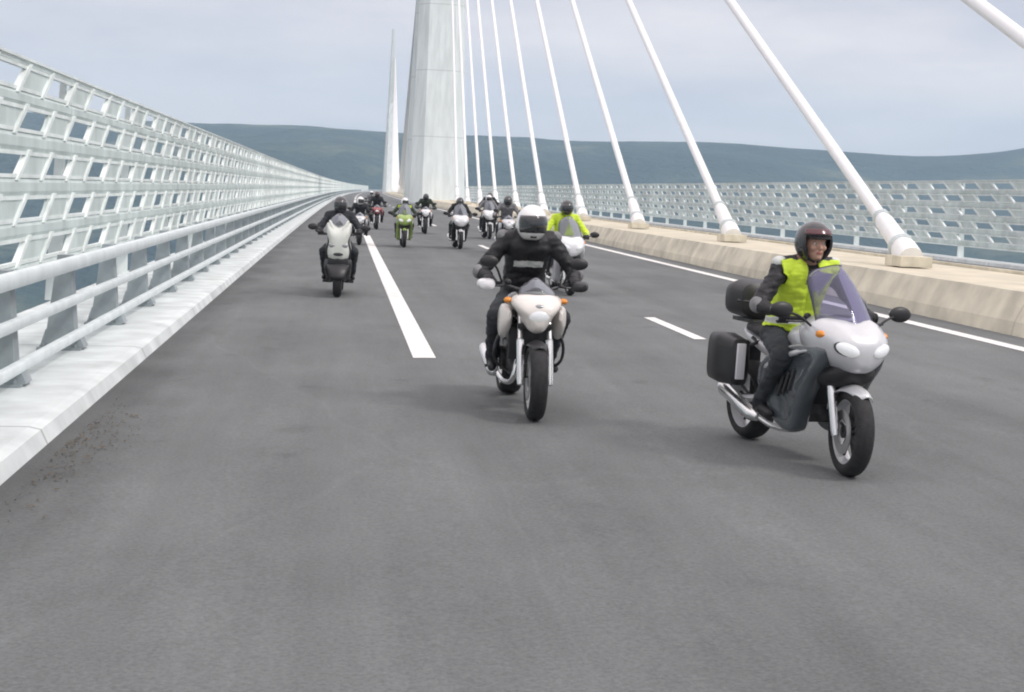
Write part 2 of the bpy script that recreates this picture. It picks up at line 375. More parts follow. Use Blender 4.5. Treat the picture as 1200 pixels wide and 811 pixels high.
line(8.02, 8.24, -40, 900)
line(13.1, 13.32, -40, 900)

# ------------------------------------------------------------------ guard rail (left)
def guard_rail(side_x, s, label):
    root = empty('guard_rail', P(side_x, 0)); root_inv = root.location
    def L(v): return v - root_inv
    for dz, hh, dd in ((1.0, .085, .10), (.64, .06, .08), (.28, .06, .08)):
        b = MB(); rr = []
        for y in YS:
            r = []
            for k in range(12):
                a = 2*math.pi*k/12; c, d = math.cos(a), math.sin(a)
                r.append(L(P(side_x, y)+Vector((dd/2*math.copysign(abs(c)**.6, c), 0, dz+.0+hh*.8*math.copysign(abs(d)**.6, d)))))
            rr.append(r)
        b.rings(rr); b.build('rail', 'rail', root)
    def post_mb(b, y):
        o = L(P(side_x, y, .12)) - Vector((s*.17, 0, 0))
        b.box(o+Vector((0, 0, .015)), (.42, .36, .03))
        w = .105
        b.hexa([o+Vector(q) for q in ((-.15, -w, .03), (.15, -w, .03), (.15, w, .03), (-.15, w, .03), (-.05+s*.02, -w, .94), (.07+s*.02, -w, .94), (.07+s*.02, w, .94), (-.05+s*.02, w, .94))])
        b.hexa([o+Vector(q) for q in ((-.19, -.12, .03), (.24, -.12, .03), (.24, .12, .03), (-.19, .12, .03), (-.14, -.09, .20), (.16, -.09, .20), (.16, .09, .20), (-.14, .09, .20))])
        for dz in (.16, .52, .88): b.box(o+Vector((s*.12, 0, dz)), (.14, .10, .08))
        for dx in (-.15, .15):
            for dy in (-.13, .13): b.tube([o+Vector((dx, dy, .03)), o+Vector((dx, dy, .07))], .018, 6)
    y = 1.0+.4; n = 0; far = MB()
    while y < 700:
        if n < 100:
            b = MB(); post_mb(b, y); b.build('post', 'galv', root, smooth=False)
        else: far.box(L(P(side_x, y, .55)) - Vector((s*.17, 0, 0)), (.24, .15, .85))
        y += 2.66 if y < 267 else 5.32; n += 1
    tag(far.build('post', 'galv', root, smooth=False), kind='stuff')
    tag(root, label, 'guard rail')
guard_rail(-2.55, 1, 'pale three-rail metal guard rail on the white kerb at left')

# ------------------------------------------------------------------ wind screens
def wind_screen(sx, s, z0, label, y0, y1):
    # s=+1: carriageway lies towards +x.  brick-like rows of skewed openings between slats
    root = empty('wind_screen', Vector((sx, 0, 0)))
    PIT = 3.05; ROWS = [.88, 1.38, 1.91, 2.45, 2.93]; HH = .135
    def pt(y, z, off=0): 
        lean = .0                      # top curls inwards
        return Vector((cv(y)+s*(lean+off), y, z+z0))
    def bar(b, ya, yb, za, zb, sk0=0, sk1=0, off=0, th=.05, mi=0):
        Q = []
        for o in (off, off+th):
            Q += [pt(ya+sk0, za, o), pt(yb+sk0, za, o), pt(yb+sk1, zb, o), pt(ya+sk1, zb, o)]
        b.hexa(Q, mi)
    npan = int((y1-y0)/(PIT*2)); far = MB(); y = y0; n = 0
    while y < y1:
        b = MB() if n < 100 else far
        yb = y + PIT*2 - .03
        bounds = [.52] + ROWS + [3.14]
        for i in range(len(bounds)-1):
            za = bounds[i]+(HH if i else 0); zb = bounds[i+1]-(HH if i < len(bounds)-2 else 0)
            h = zb-za
            # convex slat: three facets, light lip above and below
            zz = [za, za+h*.30, za+h*.70, zb]; oo = [0, .035, .035, 0]
            pr = [(o, z) for o, z in zip(oo, zz)] + [(o-.03, z) for o, z in zip(oo[::-1], zz[::-1])]
            b.rings([[pt(yy, z, o) for o, z in pr] for yy in (y, yb)], mi=1)
            bar(b, y, yb, za-.022, za+.022, off=-.02, th=.05, mi=0); bar(b, y, yb, zb-.022, zb+.022, off=-.02, th=.05, mi=0)
        for i, z in enumerate(ROWS):
            sh = (i % 2)*PIT/2
            for k in range(-1, 3):
                c = y + sh + k*PIT; 
                a0, a1 = max(c, y), min(c+1.38, yb)
                if a1-a0 < .05: continue
                bar(b, a0, a1, z-HH+.02, z+HH-.02, -.30 if c-.3 >= y else 0, .30 if c+1.68 < yb else 0, off=-.015, th=.03, mi=1)
                for e_ in (c, c+1.38):
                    if y <= e_ <= yb: bar(b, e_-.07, e_+.07, z-HH-.05, z+HH+.05, -.36, .36, off=-.03, th=.08, mi=0)
        bar(b, y, yb, 3.14, 3.17, off=-.04, th=.10, mi=0)
        if n < 100: b.build('screen_panel', ['screen_frame', 'screen', 'screen_slat'], root, smooth=False)
        # upright outside
        pb = MB() if n < 100 else far
        pb.hexa([Vector((cv(y)-s*.30, y-.06, .05+z0)), Vector((cv(y)-s*.06, y-.06, .05+z0)), Vector((cv(y)-s*.06, y+.06, .05+z0)), Vector((cv(y)-s*.30, y+.06, .05+z0)),
                 pt(y-.05, 3.1, -.12), pt(y-.05, 3.1, -.05), pt(y+.05, 3.1, -.05), pt(y+.05, 3.1, -.12)])
        if n < 100: pb.build('upright', 'screen_frame', root, smooth=False)
        y += PIT*2; n += 1
    if len(far.bm.verts): tag(far.build('screen_panel', ['screen_frame', 'screen', 'screen_slat'], root, smooth=False), kind='stuff')
    tag(root, label, 'wind screen')
wind_screen(-3.8, 1, -.03, 'tall pale latticed wind screen running along the left edge of the bridge', 2.6, 900)
wind_screen(25.0, -1, -.03, 'pale latticed wind screen along the far right edge of the bridge, against the hills', 20.0, 900)

# ------------------------------------------------------------------ pylons
def pylon(y0, H, label):
    root = empty('pylon', P(XC, y0))
    def leg(sg):
        b = MB(); rr = []
        for h in (-.3, 8, 16, 24, 32, 40, 48):
            t = h/48; cy = sg*(8.0*(1-t)+1.1*t); hw = 3.35*(1-t)+2.1*t; hd = 2.5*(1-t)+1.3*t; ch = hw*.42
            pts = [(-hw, hd*.35), (-hw, -hd*.35), (-hw+ch, -hd), (hw-ch, -hd), (hw, -hd*.35), (hw, hd*.35), (hw-ch, hd), (-hw+ch, hd)]
            rr.append([Vector((x, cy+yy, h)) for x, yy in pts])
        b.rings(rr)
        # raised vertical ribs on both faces of the leg
        for fs in (-1, 1):
            for rx in (-.28, .28):
                q = []
                for h in (0, 48):
                    t = h/48; cy = sg*(8.0*(1-t)+1.1*t); hw = 3.35*(1-t)+2.1*t; hd = 2.0*(1-t)+1.15*t
                    q += [Vector((rx*hw-.16, cy+fs*(hd-.02), h)), Vector((rx*hw+.16, cy+fs*(hd-.02), h)), Vector((rx*hw+.16, cy+fs*(hd+.14), h)), Vector((rx*hw-.16, cy+fs*(hd+.14), h))]
                b.hexa(q)
        return b
    s_ = H/87
    for sg in (-1, 1):
        o = leg(sg).build('leg', 'pylon', root, smooth=False); o.scale = (1, 1, s_)
    b = MB(); rr = []
    for h in (47, 60, 75, 87):
        t = (h-47)/40; hw = 2.13*(1-t)+.9*t; hd = 2.25*(1-t)+1.0*t; ch = hw*.34
        rr.append([Vector((x, yy, h)) for x, yy in [(-hw, hd*.5), (-hw, -hd*.5), (-hw+ch, -hd), (hw-ch, -hd), (hw, -hd*.5), (hw, hd*.5), (hw-ch, hd), (-hw+ch, hd)]])
    b.rings(rr); o = b.build('mast', 'pylon', root, smooth=False); o.scale = (1, 1, s_)
    b = MB(); b.hexa([Vector(p) for p in ((-5, -8, -230), (5, -8, -230), (5, 8, -230), (-5, 8, -230), (-4, -9, -4.2), (4, -9, -4.2), (4, 9, -4.2), (-4, 9, -4.2))]); b.build('pier', 'pier', root, smooth=False)
    tag(root, label, 'pylon'); return root
PY1, PY2 = 184, 514
pylon(PY1, 87, 'huge pale tapering bridge pylon standing in the middle of the road')
p2 = pylon(PY2, 57, 'farther slim white bridge pylon, left of the huge near one'); p2.scale = (.56, 1, 1); p2.location.x -= .8
HA = [72, 72, 72, 72, 71, 68, 64, 60, 56, 52, 48]
YA = [13.8, 26.5, 39.1, 51.9, 64.4, 77.3, 89.8, 102.4, 115, 127.6, 140.2]
ordn = ['nearest the camera, crossing the top right corner', 'footed right of the front rider', 'third from the camera, left of the front rider', 'fourth from the camera', 'fifth from the camera',
        'sixth from the camera', 'seventh from the camera', 'eighth from the camera', 'ninth from the camera', 'tenth from the camera', 'closest to the front of the pylon']
def cable(ya, yp, h, hs, label, group, d=.125):
    # passes 1.02 m at ya, ends on the mast at yp
    A = P(XC, ya); A.z = 1.02; B = P(XC, yp); B.z = h
    sg = 1 if yp > ya else -1
    B.y -= sg*1.2
    u = (B-A).normalized(); A0 = A - u*((A.z-.93)/u.z)
    root = empty('stay_cable', A0)
    b = MB(); b.tube([Vector((0, 0, 0)), u*3.0, B-A0], [d, d, d*.9], 12); b.build('sheath', 'cable', root)
    b = MB(); b.tube([u*-.1, u*.30, u*.34, u*1.5, u*1.7], [d*2.0, d*2.0, d*1.6, d*1.45, d*1.02], 14); b.build('anchor_tube', 'cable', root)
    b = MB()
    for q_ in (.45, 1.7): b.tube([u*q_, u*(q_+.09)], d*(1.85 if q_ < 1 else 1.25), 16); b.tube([u*(q_+.03), u*(q_+.06)], d*(2.0 if q_ < 1 else 1.4), 16)
    b.build('collar', 'rail', root)
    b = MB(); b.box((0, 0, -.08), (.62, .8, .20)); b.build('anchor_base', 'concrete', root, smooth=False, bevel=.01)
    tag(root, label, 'cable', group)
for i, (ya, h) in enumerate(zip(YA, HA)):
    cable(ya, PY1, h, 1, 'white stay cable to the near pylon, %s' % ordn[i], 'stay cables on the near side of the pylon')
for i, (ya, h) in enumerate(zip(YA, HA)):
    cable(2*PY1-ya, PY1, h, 1, 'thin white stay cable behind the near pylon', 'stay cables behind the near pylon')
for i, (ya, h) in enumerate(zip(YA, HA)):
    cable(PY2-PY1+ya, PY2, h*57/87, 1, 'very thin far stay cable of the second pylon', 'stay cables of the far pylon')
    
# dry litter by the kerb
b = MB()
for k in range(380):
    a = random.gauss(0, 1.0); q = P(-1.80+abs(random.gauss(0, .17)), 9.9+a, .008); s_ = random.uniform(.002, .010); an = random.uniform(0, 6.28); l = s_*random.uniform(1, 3)
    b.poly([q+Vector((math.cos(an)*l, math.sin(an)*l, random.uniform(0, .012))), q+Vector((-math.sin(an)*s_, math.cos(an)*s_, 0)), q+Vector((-math.cos(an)*l, -math.sin(an)*l, random.uniform(0, .012))), q+Vector((math.sin(an)*s_, -math.cos(an)*s_, .004))], [(0, 1, 2, 3)])
tag(b.build('litter', 'litter', smooth=False), 'brown dry litter gathered against the white kerb', kind='stuff')

exec_bikes = True
#BIKES
# ------------------------------------------------------------------ motorcycles (front is -y, origin on the ground between the wheels)
V = Vector
def wheel(root, name, y, w, R_=.305, steer=0, two=True):
    h = bpy.data.objects.new(name, None)
    b = MB()                                               # hub and spokes
    b.lathe_x((0, 0, 0), [(-.06, .012), (-.06, .045), (.06, .045), (.06, .012)], 20)
    for k in range(5):
        a = 2*math.pi*k/5+.3; d = V((0, math.cos(a), math.sin(a))); n_ = V((0, -math.sin(a), math.cos(a)))
        for o in (-.012, .012): b.tube([d*.04+n_*o*1.5, d*(R_-.085)+n_*o*2.4], [.014, .010], 8)
    h = b.build(name, 'engine', root); h.location = (0, y, R_); h.rotation_euler = (0, 0, steer)
    p = []; 
    for k in range(13):
        a = math.pi*(k/12); p.append((w/2*math.cos(a), R_-.062+.062*math.sin(a)**.8))
    p += [(-w/2+.012, R_-.085), (w/2-.012, R_-.085)]
    MB().lathe_x((0, 0, 0), p, 48).build('tyre', 'rubber', h)
    MB().lathe_x((0, 0, 0), [(-w/2+.016, R_-.092), (-w/2+.016, R_-.072), (w/2-.016, R_-.072), (w/2-.016, R_-.092), (0, R_-.112)], 40).build('rim', 'silverpaint', h)
    for s in ((-1, 1) if two else (1,)):
        MB().lathe_x((s*.062, 0, 0), [(-.003, .085), (-.003, .152), (.003, .152), (.003, .085)], 36).build('brake_disc', 'disc', h)
        if two:
            c = MB(); c.box((s*.078, .11, .07), (.05, .06, .11)); c.build('brake_caliper', 'engine', h, bevel=.008)
    return h

def bent(pts, n=8):
    # Catmull-Rom through the points
    P_ = [V(p) for p in pts]; P_ = [P_[0]*2-P_[1]] + P_ + [P_[-1]*2-P_[-2]]; o = []
    for i in range(1, len(P_)-2):
        for k in range(n):
            t = k/n; a, b, c, d = P_[i-1:i+3]
            o.append(.5*((2*b)+(c-a)*t+(2*a-5*b+4*c-d)*t*t+(3*b-a-3*c+d)*t**3))
    o.append(P_[-2]); return o

def windscreen(root, y0, z0, y1, z1, w0, w1, mt='glass', bow=.16):
    b = MB(); rr = []
    for i in range(9):
        t = i/8; y = y0+(y1-y0)*t+.03*math.sin(math.pi*t)*-1; z = z0+(z1-z0)*t; w = (w0+(w1-w0)*t**1.5)*(1-.55*max(0, t-.82)/.18*.6); r = []
        for k in range(13):
            u = -1+k/6; r.append(V((w*u, y+bow*u*u*(.9+.3*t), z-.035*u*u*(t*1.6))))
        rr.append(r)
    b.rings(rr, closed=False); o = b.build('windscreen', mt, root)
    md = o.modifiers.new('thick', 'SOLIDIFY'); md.thickness = .005
    e_ = MB(); e_.tube([r[0] for r in rr]+[p for p in rr[-1]][1:]+[r[-1] for r in rr[::-1]][1:], .0035, 6); e_.build('screen_edge', 'black', root)
    return o

def mirror(root, s, p0, p1, mt='black', size=1):
    a = MB(); a.tube(bent([p0, (V(p0)+V(p1))/2+V((0, -.01, .02)), p1], 5), .009, 8)
    a.ell(V(p1)+V((s*.03, 0, .01)), (.088*size, .028*size, .056*size)); m_ = a.build('mirror', mt, root)
    c = MB(); c.ell(V(p1)+V((s*.03, .022*size, .01)), (.078*size, .009, .047*size)); c.build('mirror_glass', 'mirror', m_)

def bars(root, z=1.03, y=-.40, w=.37, mt='black', steer=0):
    b = MB(); pts = bent([(-w, y+.07, z), (-w+.12, y+.03, z+.005), (-.12, y-.04, z-.03), (0, y-.05, z-.035), (.12, y-.04, z-.03), (w-.12, y+.03, z+.005), (w, y+.07, z)], 4)
    b.tube(pts, .012, 10); h = b.build('handlebar', 'engine', root)
    for s in (-1, 1):
        g = MB(); g.tube([(s*(w-.13), y+.033, z+.004), (s*(w+.005), y+.072, z)], .018, 12); g.build('grip', 'rubber', h)
        l = MB(); l.tube([(s*(w-.15), y+.01, z-.005), (s*(w-.10), y-.035, z-.01), (s*(w+.01), y-.02, z-.012)], [.012, .009, .007], 8); l.build('lever', 'engine', h)
        c = MB(); c.ell((s*(w-.17), y+.01, z+.02), (.028, .030, .028)); c.build('reservoir', 'black', h)

def fender(root, y, R_, w, mt, a0=35, a1=165, lift=.02, fix=False):
    b = MB(); rr = []
    for i in range(15):
        a = R(a0+(a1-a0)*i/14); rad = R_+lift; r = []
        taper = 1-.35*abs(i/7-1)**2
        for k in range(9):
            u = -1+k/4; r.append(V((w*taper*u, y-math.cos(a)*(rad-.045*u*u), R_+math.sin(a)*(rad-.045*u*u))))
        rr.append(r)
    b.rings(rr, closed=False); o = b.build('front_fender', mt, root); md = o.modifiers.new('t', 'SOLIDIFY'); md.thickness = .008; return o

def forks(root, mt='chrome', w=.105, top=(-.50, .95), hub=(-.74, .305)):
    for s in (-1, 1):
        b = MB(); A = V((s*w, hub[0]+.0, hub[1]-.03)); B = V((s*w, top[0], top[1])); d = B-A
        b.tube([A, A+d*.06, A+d*.5], [.026, .031, .030], 12); b.tube([A+d*.5, A+d*.52, B], [.033, .022, .022], 12, mi=0)
        b.build('fork_leg', mt, root)
    c = MB(); c.box((0, top[0]-.0, top[1]+.0), (.27, .07, .035)); c.build('fork_yoke', 'black', root, bevel=.01); c = MB(); c.box((0, top[0]-.085, top[1]-.23), (.27, .08, .045)); ky = c.build('fork_yoke', 'black', root, bevel=.01)
    c = MB(); c.tube([(0, top[0], top[1]), (0, top[0]-.085, top[1]-.23)], .03, 12); c.build('steering_stem', 'engine', ky)

def drive(root, mt_frame='black', exhaust_side=-1, y_r=.76, exhaust_mt='chrome', both=False, full=False):
    b = MB()
    b.box((0, -.08, .42), (.30, .40, .26)); b.box((0, -.02, .60), (.26, .30, .16)); b.build('engine', 'engine', root, bevel=.03)
    for s in (-1, 1):
        c = MB(); c.lathe_x((s*.165, .0, .40), [(-.02, 0.01), (-.02, .10), (.012, .095), (.022, .06), (.022, .01)], 24); c.build('engine_cover', 'engine', root)
    f = MB()
    for s in (-1, 1):
        f.tube(bent([(s*.04, -.45, .86), (s*.13, -.25, .74), (s*.13, .10, .62), (s*.11, .28, .48), (s*.10, .25, .34)], 6), .022, 8)
        f.tube([(s*.10, .12, .68), (s*.10, .62, .80)], .014, 8)
    f.build('frame', mt_frame, root)
    w = MB()
    for s in (-1, 1): w.tube([(s*.09, .22, .38), (s*.105, .5, .35), (s*.10, y_r, .31)], [.035, .03, .028], 8)
    w.build('swingarm', 'silverpaint', root)
    for s in ((-1, 1) if both else (exhaust_side,)):
        x = MB(); x.tube(bent([(s*.08, -.28, .44), (s*.12, -.30, .26), (s*.14, .05, .20), (s*.17, .30, .24)], 6), .022, 10)
        x.tube([(s*.18, .28, .235), (s*.20, .34, .25), (s*.225, .78, .38), (s*.227, .84, .40)], [.03, .052, .055, .035], 16); x.build('exhaust', exhaust_mt, root)
    r = MB(); r.box((0, -.34, .56), (.34, .06, .26)); r.build('radiator', 'black', root, bevel=.01)
    for s in (-1, 1):
        p = MB(); p.tube([(s*.12, .10, .33), (s*.30, .08, .32)], .013, 8); p.tube([(s*.11, .14, .40), (s*.11, .02, .30)], .012, 8); p.build('footpeg', 'engine', root)

def tank_seat(root, mt, seat_mt='leather', tail_mt=None):
    b = MB(); b.loft([(-.44, .80, .05, .05), (-.40, .83, .14, .10), (-.28, .86, .185, .125), (-.10, .86, .18, .12), (.04, .82, .13, .10), (.10, .79, .07, .06)]); b.build('fuel_tank', mt, root)
    c = MB(); c.ell((0, -.2, .985), (.04, .04, .012)); c.build('fuel_cap', 'chrome', root)
    s = MB(); s.loft([(.00, .78, .06, .03), (.06, .79, .13, .05), (.25, .79, .165, .055), (.38, .82, .15, .05), (.44, .86, .15, .05), (.70, .88, .12, .045), (.76, .88, .06, .03)]); s.build('seat', seat_mt, root)
    t = MB(); t.loft([(.20, .70, .10, .05), (.40, .74, .13, .06), (.75, .80, .09, .05), (.88, .83, .05, .03)]); t.build('tail', tail_mt or mt, root)
    g = MB(); g.hexa([V(p) for p in ((-.09, .84, .5), (.09, .84, .5), (.09, .86, .5), (-.09, .86, .5), (-.07, .80, .76), (.07, .80, .76), (.07, .82, .76), (-.07, .82, .76))]); g.build('rear_mudguard', 'black', root)

def luggage(root, top=True, side=True, strip='whitepaint', mt='black'):
    if side:
        for s in (-1, 1):
            b = MB(); b.loft([(.36, .62, .04, .09, s*.29), (.40, .63, .075, .175, s*.30), (.60, .64, .095, .195, s*.31), (.80, .64, .085, .185, s*.30), (.87, .63, .04, .12, s*.29)], ex=4)
            p = b.build('pannier', mt, root)
            c = MB(); c.box((s*.315, .358, .64), (.07, .02, .27)); c.build('pannier_trim', strip, p, bevel=.008)
            d = MB(); d.tube([(s*.10, .5, .78), (s*.26, .5, .72)], .014, 8); d.build('pannier_rack', 'engine', p)
    if top:
        b = MB(); b.loft([(.64, 1.07, .12, .08), (.68, 1.08, .19, .135), (.84, 1.09, .21, .15), (.98, 1.08, .185, .135), (1.04, 1.07, .10, .08)], ex=3.4)
        p = b.build('top_case', mt, root)
        c = MB(); c.tube(bent([(-.20, .72, 1.07), (-.14, .66, 1.07), (0, .635, 1.07), (.14, .66, 1.07), (.20, .72, 1.07)], 4), .014, 8); c.build('case_seam', 'engine', p)
        d = MB(); d.box((0, .82, .92), (.2, .35, .03)); d.build('case_rack', 'engine', p)

def side_fairing(root, mt, lower=None):
    OL = [(-.71, .88), (-.45, .88), (-.15, .82), (.14, .70), (.22, .54), (.08, .38), (-.10, .24), (-.33, .23), (-.42, .38), (-.56, .60), (-.70, .76)]
    cy, cz = -.22, .58; pp = [Vector((0, y, z)) for y, z in OL]; m_ = len(pp); sm = []
    for i in range(m_):
        a, b_, c, d = pp[i-1], pp[i], pp[(i+1) % m_], pp[(i+2) % m_]
        for k in range(5):
            t = k/5; sm.append(.5*((2*b_)+(c-a)*t+(2*a-5*b_+4*c-d)*t*t+(3*b_-a-3*c+d)*t**3))
    for s in (-1, 1):
        b = MB(); rr = []
        for x, k in ((.14, .97), (.20, 1.0), (.232, .985), (.252, .93), (.262, .84), (.255, .70), (.252, .4)):
            rr.append([V((s*(x-.10*max(0, .5-p.z)**1.2 - .03*max(0, p.z-.75)), cy+(p.y-cy)*k, cz+(p.z-cz)*k)) for p in sm])
        b.rings(rr); p = b.build('side_fairing', mt, root, ang=60)
        c = MB(); c.tube(bent([(s*.235, -.60, .845), (s*.262, -.40, .80), (s*.265, -.15, .73), (s*.25, .10, .63)], 6), [.010]*6+[.02]*6+[.018]*6+[.006], 8); c.build('fairing_trim', 'silverpaint', p)
        d = MB()
        for k in range(3): d.box((s*.258, -.34+k*.075, .60-.03*k), (.014, .03, .17), Matrix.Rotation(R(22), 3, 'X'))
        d.build('fairing_vent', 'black', p, bevel=.004)

SC = .94
def finish(root, roll=0): root.scale = (SC,)*3; root.rotation_euler = (0, roll, root.rotation_euler.z)
def tourer(name, loc, rz, upper, lower, label, group, top=True, side=True, steer=0, cat='motorcycle', lamps='lamp', glassmt='glass', fork='chrome', both=False):
    root = empty(name, loc, rz)
    wheel(root, 'front_wheel', -.76, .13, steer=steer); wheel(root, 'rear_wheel', .76, .18, two=False)
    forks(root, fork); drive(root, both=both); tank_seat(root, upper)
    fender(root, -.76, .305, .085, upper, 55, 155)
    b = MB(); b.shell([(0, .17), (.10, .175), (.19, .155), (.262, .07), (.245, -.05), (.17, -.14), (.09, -.19), (.04, -.20), (0, -.20)], [(-.875, .28, .30, .84), (-.862, .48, .50, .845), (-.83, .66, .68, .855), (-.77, .82, .84, .87), (-.68, .95, .97, .885), (-.55, 1.03, 1.03, .90), (-.43, 1.03, .95, .91), (-.36, .90, .7, .92)], n=5)
    uf = b.build('upper_fairing', upper, root, ang=50)
    b = MB(); b.loft([(-.80, .72, .05, .03), (-.75, .70, .15, .07), (-.62, .68, .205, .10), (-.45, .66, .19, .10)], ex=2.6); b.build('air_intake', 'black', root)
    for s in (-1, 1):
        h = MB(); h.ell((s*.128, -.842, .872), (.086, .035, .045), rot=Matrix.Rotation(R(-s*20), 3, 'Y')@Matrix.Rotation(R(s*26), 3, 'Z')); hh = h.build('headlight', lamps, root); hh.data.materials[0] = M[lamps]; z_ = MB(); z_.ell((s*.128, -.832, .872), (.092, .036, .050), rot=Matrix.Rotation(R(-s*20), 3, 'Y')@Matrix.Rotation(R(s*26), 3, 'Z')); z_.build('headlight_surround', 'engine', hh)
        a = MB(); a.ell((s*.235, -.66, .955), (.035, .05, .028)); a.build('indicator', 'amber', root)
    cw = MB(); cw.loft([(-.64, 1.03, .10, .02), (-.56, 1.05, .17, .03), (-.46, 1.05, .18, .03), (-.42, 1.04, .14, .02)]); cw.build('dashboard', 'black', root)
    windscreen(root, -.735, .985, -.40, 1.42, .225, .165, glassmt)
    bars(root); side_fairing(root, lower)
    for s in (-1, 1): mirror(root, s, (s*.24, -.55, .99), (s*.43, -.50, 1.09))
    luggage(root, top, side)
    finish(root); tag(root, label, cat, group); return root

def naked(name, loc, rz, upper, label, group, steer=0, guards='whitepaint', lamps='lamp', top=False, side=False, wide=1, fork='chrome'):
    root = empty(name, loc, rz)
    wheel(root, 'front_wheel', -.76, .135, steer=steer); wheel(root, 'rear_wheel', .76, .19, two=False)
    forks(root, fork, w=.115); drive(root); tank_seat(root, 'blackpaint', tail_mt='black'); fender(root, -.76, .305, .08, 'black', 60, 150)
    # pointed half fairing round the headlight
    b = MB(); b.shell([(0, .15), (.09, .145), (.17, .115), (.20, .06), (.14, -.03), (.085, -.12), (.045, -.16), (0, -.17)], [(-.805, .30, .32, .80), (-.793, .52, .54, .805), (-.76, .72, .74, .815), (-.70, .90, .92, .83), (-.62, 1, 1, .845), (-.54, .95, .85, .86), (-.48, .7, .5, .87)], n=5)
    hf = b.build('headlight_fairing', upper, root, ang=50)
    k = MB(); k.ell((0, -.768, .885), (.05, .03, .022)); k.build('position_light', 'lamp_dark', hf)
    h = MB(); h.ell((0, -.785, .815), (.088, .032, .050)); h.build('headlight', lamps, root)
    for s in (-1, 1):
        w_ = MB(); w_.loft([(-.60, .80, .01, .03, s*.20), (-.52, .78, .045, .10, s*.215), (-.38, .74, .05, .14, s*.22), (-.22, .72, .02, .06, s*.20)], n=16); w_.build('side_panel', upper if s < 0 else upper, root)
        c = MB(); c.tube(bent([(s*.14, -.30, .74), (s*.26, -.36, .60), (s*.27, -.30, .42), (s*.15, -.22, .32)], 5), .013, 8); c.build('crash_bar', 'engine', root)
        g = MB(); g.loft([(-.46, 1.02, .015, .015, s*.37), (-.445, 1.025, .06, .036, s*.37), (-.40, 1.03, .075, .045, s*.375), (-.385, 1.03, .070, .040, s*.375)], n=14); g.build('hand_guard', guards if s < 0 else 'black', root)
        a = MB(); a.ell((s*.22, -.58, .92), (.035, .035, .025)); a.tube([(s*.1, -.56, .90), (s*.22, -.58, .92)], .008, 6); a.build('indicator', 'amber', root)
        mirror(root, s, (s*.25, -.38, 1.05), (s*.33, -.42, 1.20), size=.85)
    d = MB(); d.loft([(-.60, 1.00, .07, .03), (-.56, 1.02, .11, .05), (-.50, 1.02, .09, .04)]); d.build('dashboard', 'black', root)
    windscreen(root, -.69, .965, -.56, 1.10, .15, .10, 'glassclear', .06)
    bars(root); luggage(root, top, side)
    finish(root); tag(root, label, 'motorcycle', group); return root

def maxi(name, loc, rz, paint, label, group):
    # big scooter: broad shield with two lamp eyes, raised twin-tip screen, wide black lower body
    root = empty(name, loc, rz)
    wheel(root, 'front_wheel', -.74, .15, R_=.29); wheel(root, 'rear_wheel', .74, .17, R_=.29, two=False)
    forks(root, 'black', w=.11, top=(-.52, .85), hub=(-.74, .29)); fender(root, -.74, .29, .19, 'black', 5, 165, lift=.03)
    b = MB(); b.shell([(0, .27), (.06, .285), (.13, .315), (.195, .31), (.20, .18), (.175, .05), (.205, -.12), (.18, -.24), (.12, -.30), (.05, -.31), (0, -.30)], [(-.87, .45, .45, .86), (-.855, .70, .68, .87), (-.82, .86, .82, .885), (-.75, .97, .94, .91), (-.66, 1.04, 1.0, .935), (-.54, 1.06, .98, .95), (-.46, .95, .85, .95)], n=5)
    fs = b.build('front_shield', paint, root, ang=55)
    k = MB(); k.ell((0, -.868, .735), (.085, .03, .028)); k.build('air_slot', 'black', fs)
    for s in (-1, 1):
        k = MB(); k.tube(bent([(s*.185, -.74, .62), (s*.20, -.78, .80), (s*.17, -.77, .97), (s*.19, -.70, 1.18)], 6), [.016]*19, 8); k.build('edge_trim', 'black', fs)
    for s in (-1, 1):
        k = MB(); k.tube(bent([(s*.06, -.80, 1.10), (s*.10, -.76, 1.19), (s*.16, -.70, 1.30)], 5), [.03]*5+[.028]*5+[.018], 10, flat=.6); k.build('screen_bracket', paint, fs)
    b = MB(); b.loft([(-.86, .62, .05, .03), (-.83, .60, .17, .08), (-.70, .55, .24, .15), (-.50, .50, .23, .20), (-.25, .40, .22, .18), (.2, .38, .2, .14)], n=24, ex=3); b.build('lower_body', 'black', root)
    for s in (-1, 1):
        h = MB(); h.ell((s*.105, -.852, .885), (.060, .03, .036)); h.build('headlight', 'lamp_dark', root)
        mirror(root, s, (s*.24, -.50, 1.05), (s*.42, -.46, 1.17))
        f = MB(); f.box((s*.19, .05, .24), (.16, .55, .05)); f.build('footboard', 'black', root, bevel=.015)
        sp_ = MB(); sp_.loft([(.05, .55, .02, .1, s*.17), (.2, .58, .05, .17, s*.19), (.6, .62, .06, .16, s*.18), (.85, .72, .02, .06, s*.14)], n=16); sp_.build('side_panel', paint, root)
    d = MB(); d.loft([(-.60, 1.12, .1, .02), (-.55, 1.14, .18, .04), (-.48, 1.13, .16, .03)]); d.build('dashboard', 'black', root)
    windscreen(root, -.74, 1.13, -.50, 1.42, .20, .14, 'glassclear', .10)
    bars(root, z=1.06, y=-.42, w=.35)
    s = MB(); s.loft([(-.05, .76, .06, .03), (.02, .77, .14, .06), (.28, .78, .18, .07), (.42, .84, .16, .06), (.75, .87, .12, .05), (.82, .87, .06, .03)]); s.build('seat', 'leather', root)
    e_ = MB(); e_.box((0, .42, .42), (.26, .5, .26)); e_.build('engine', 'engine', root, bevel=.04)
    x = MB(); x.tube([(-.20, .3, .27), (-.21, .36, .28), (-.22, .8, .36), (-.22, .86, .37)], [.03, .055, .058, .035], 14); x.build('exhaust', 'chrome', root)
    luggage(root, True, False)
    finish(root); tag(root, label, 'scooter', group); return root

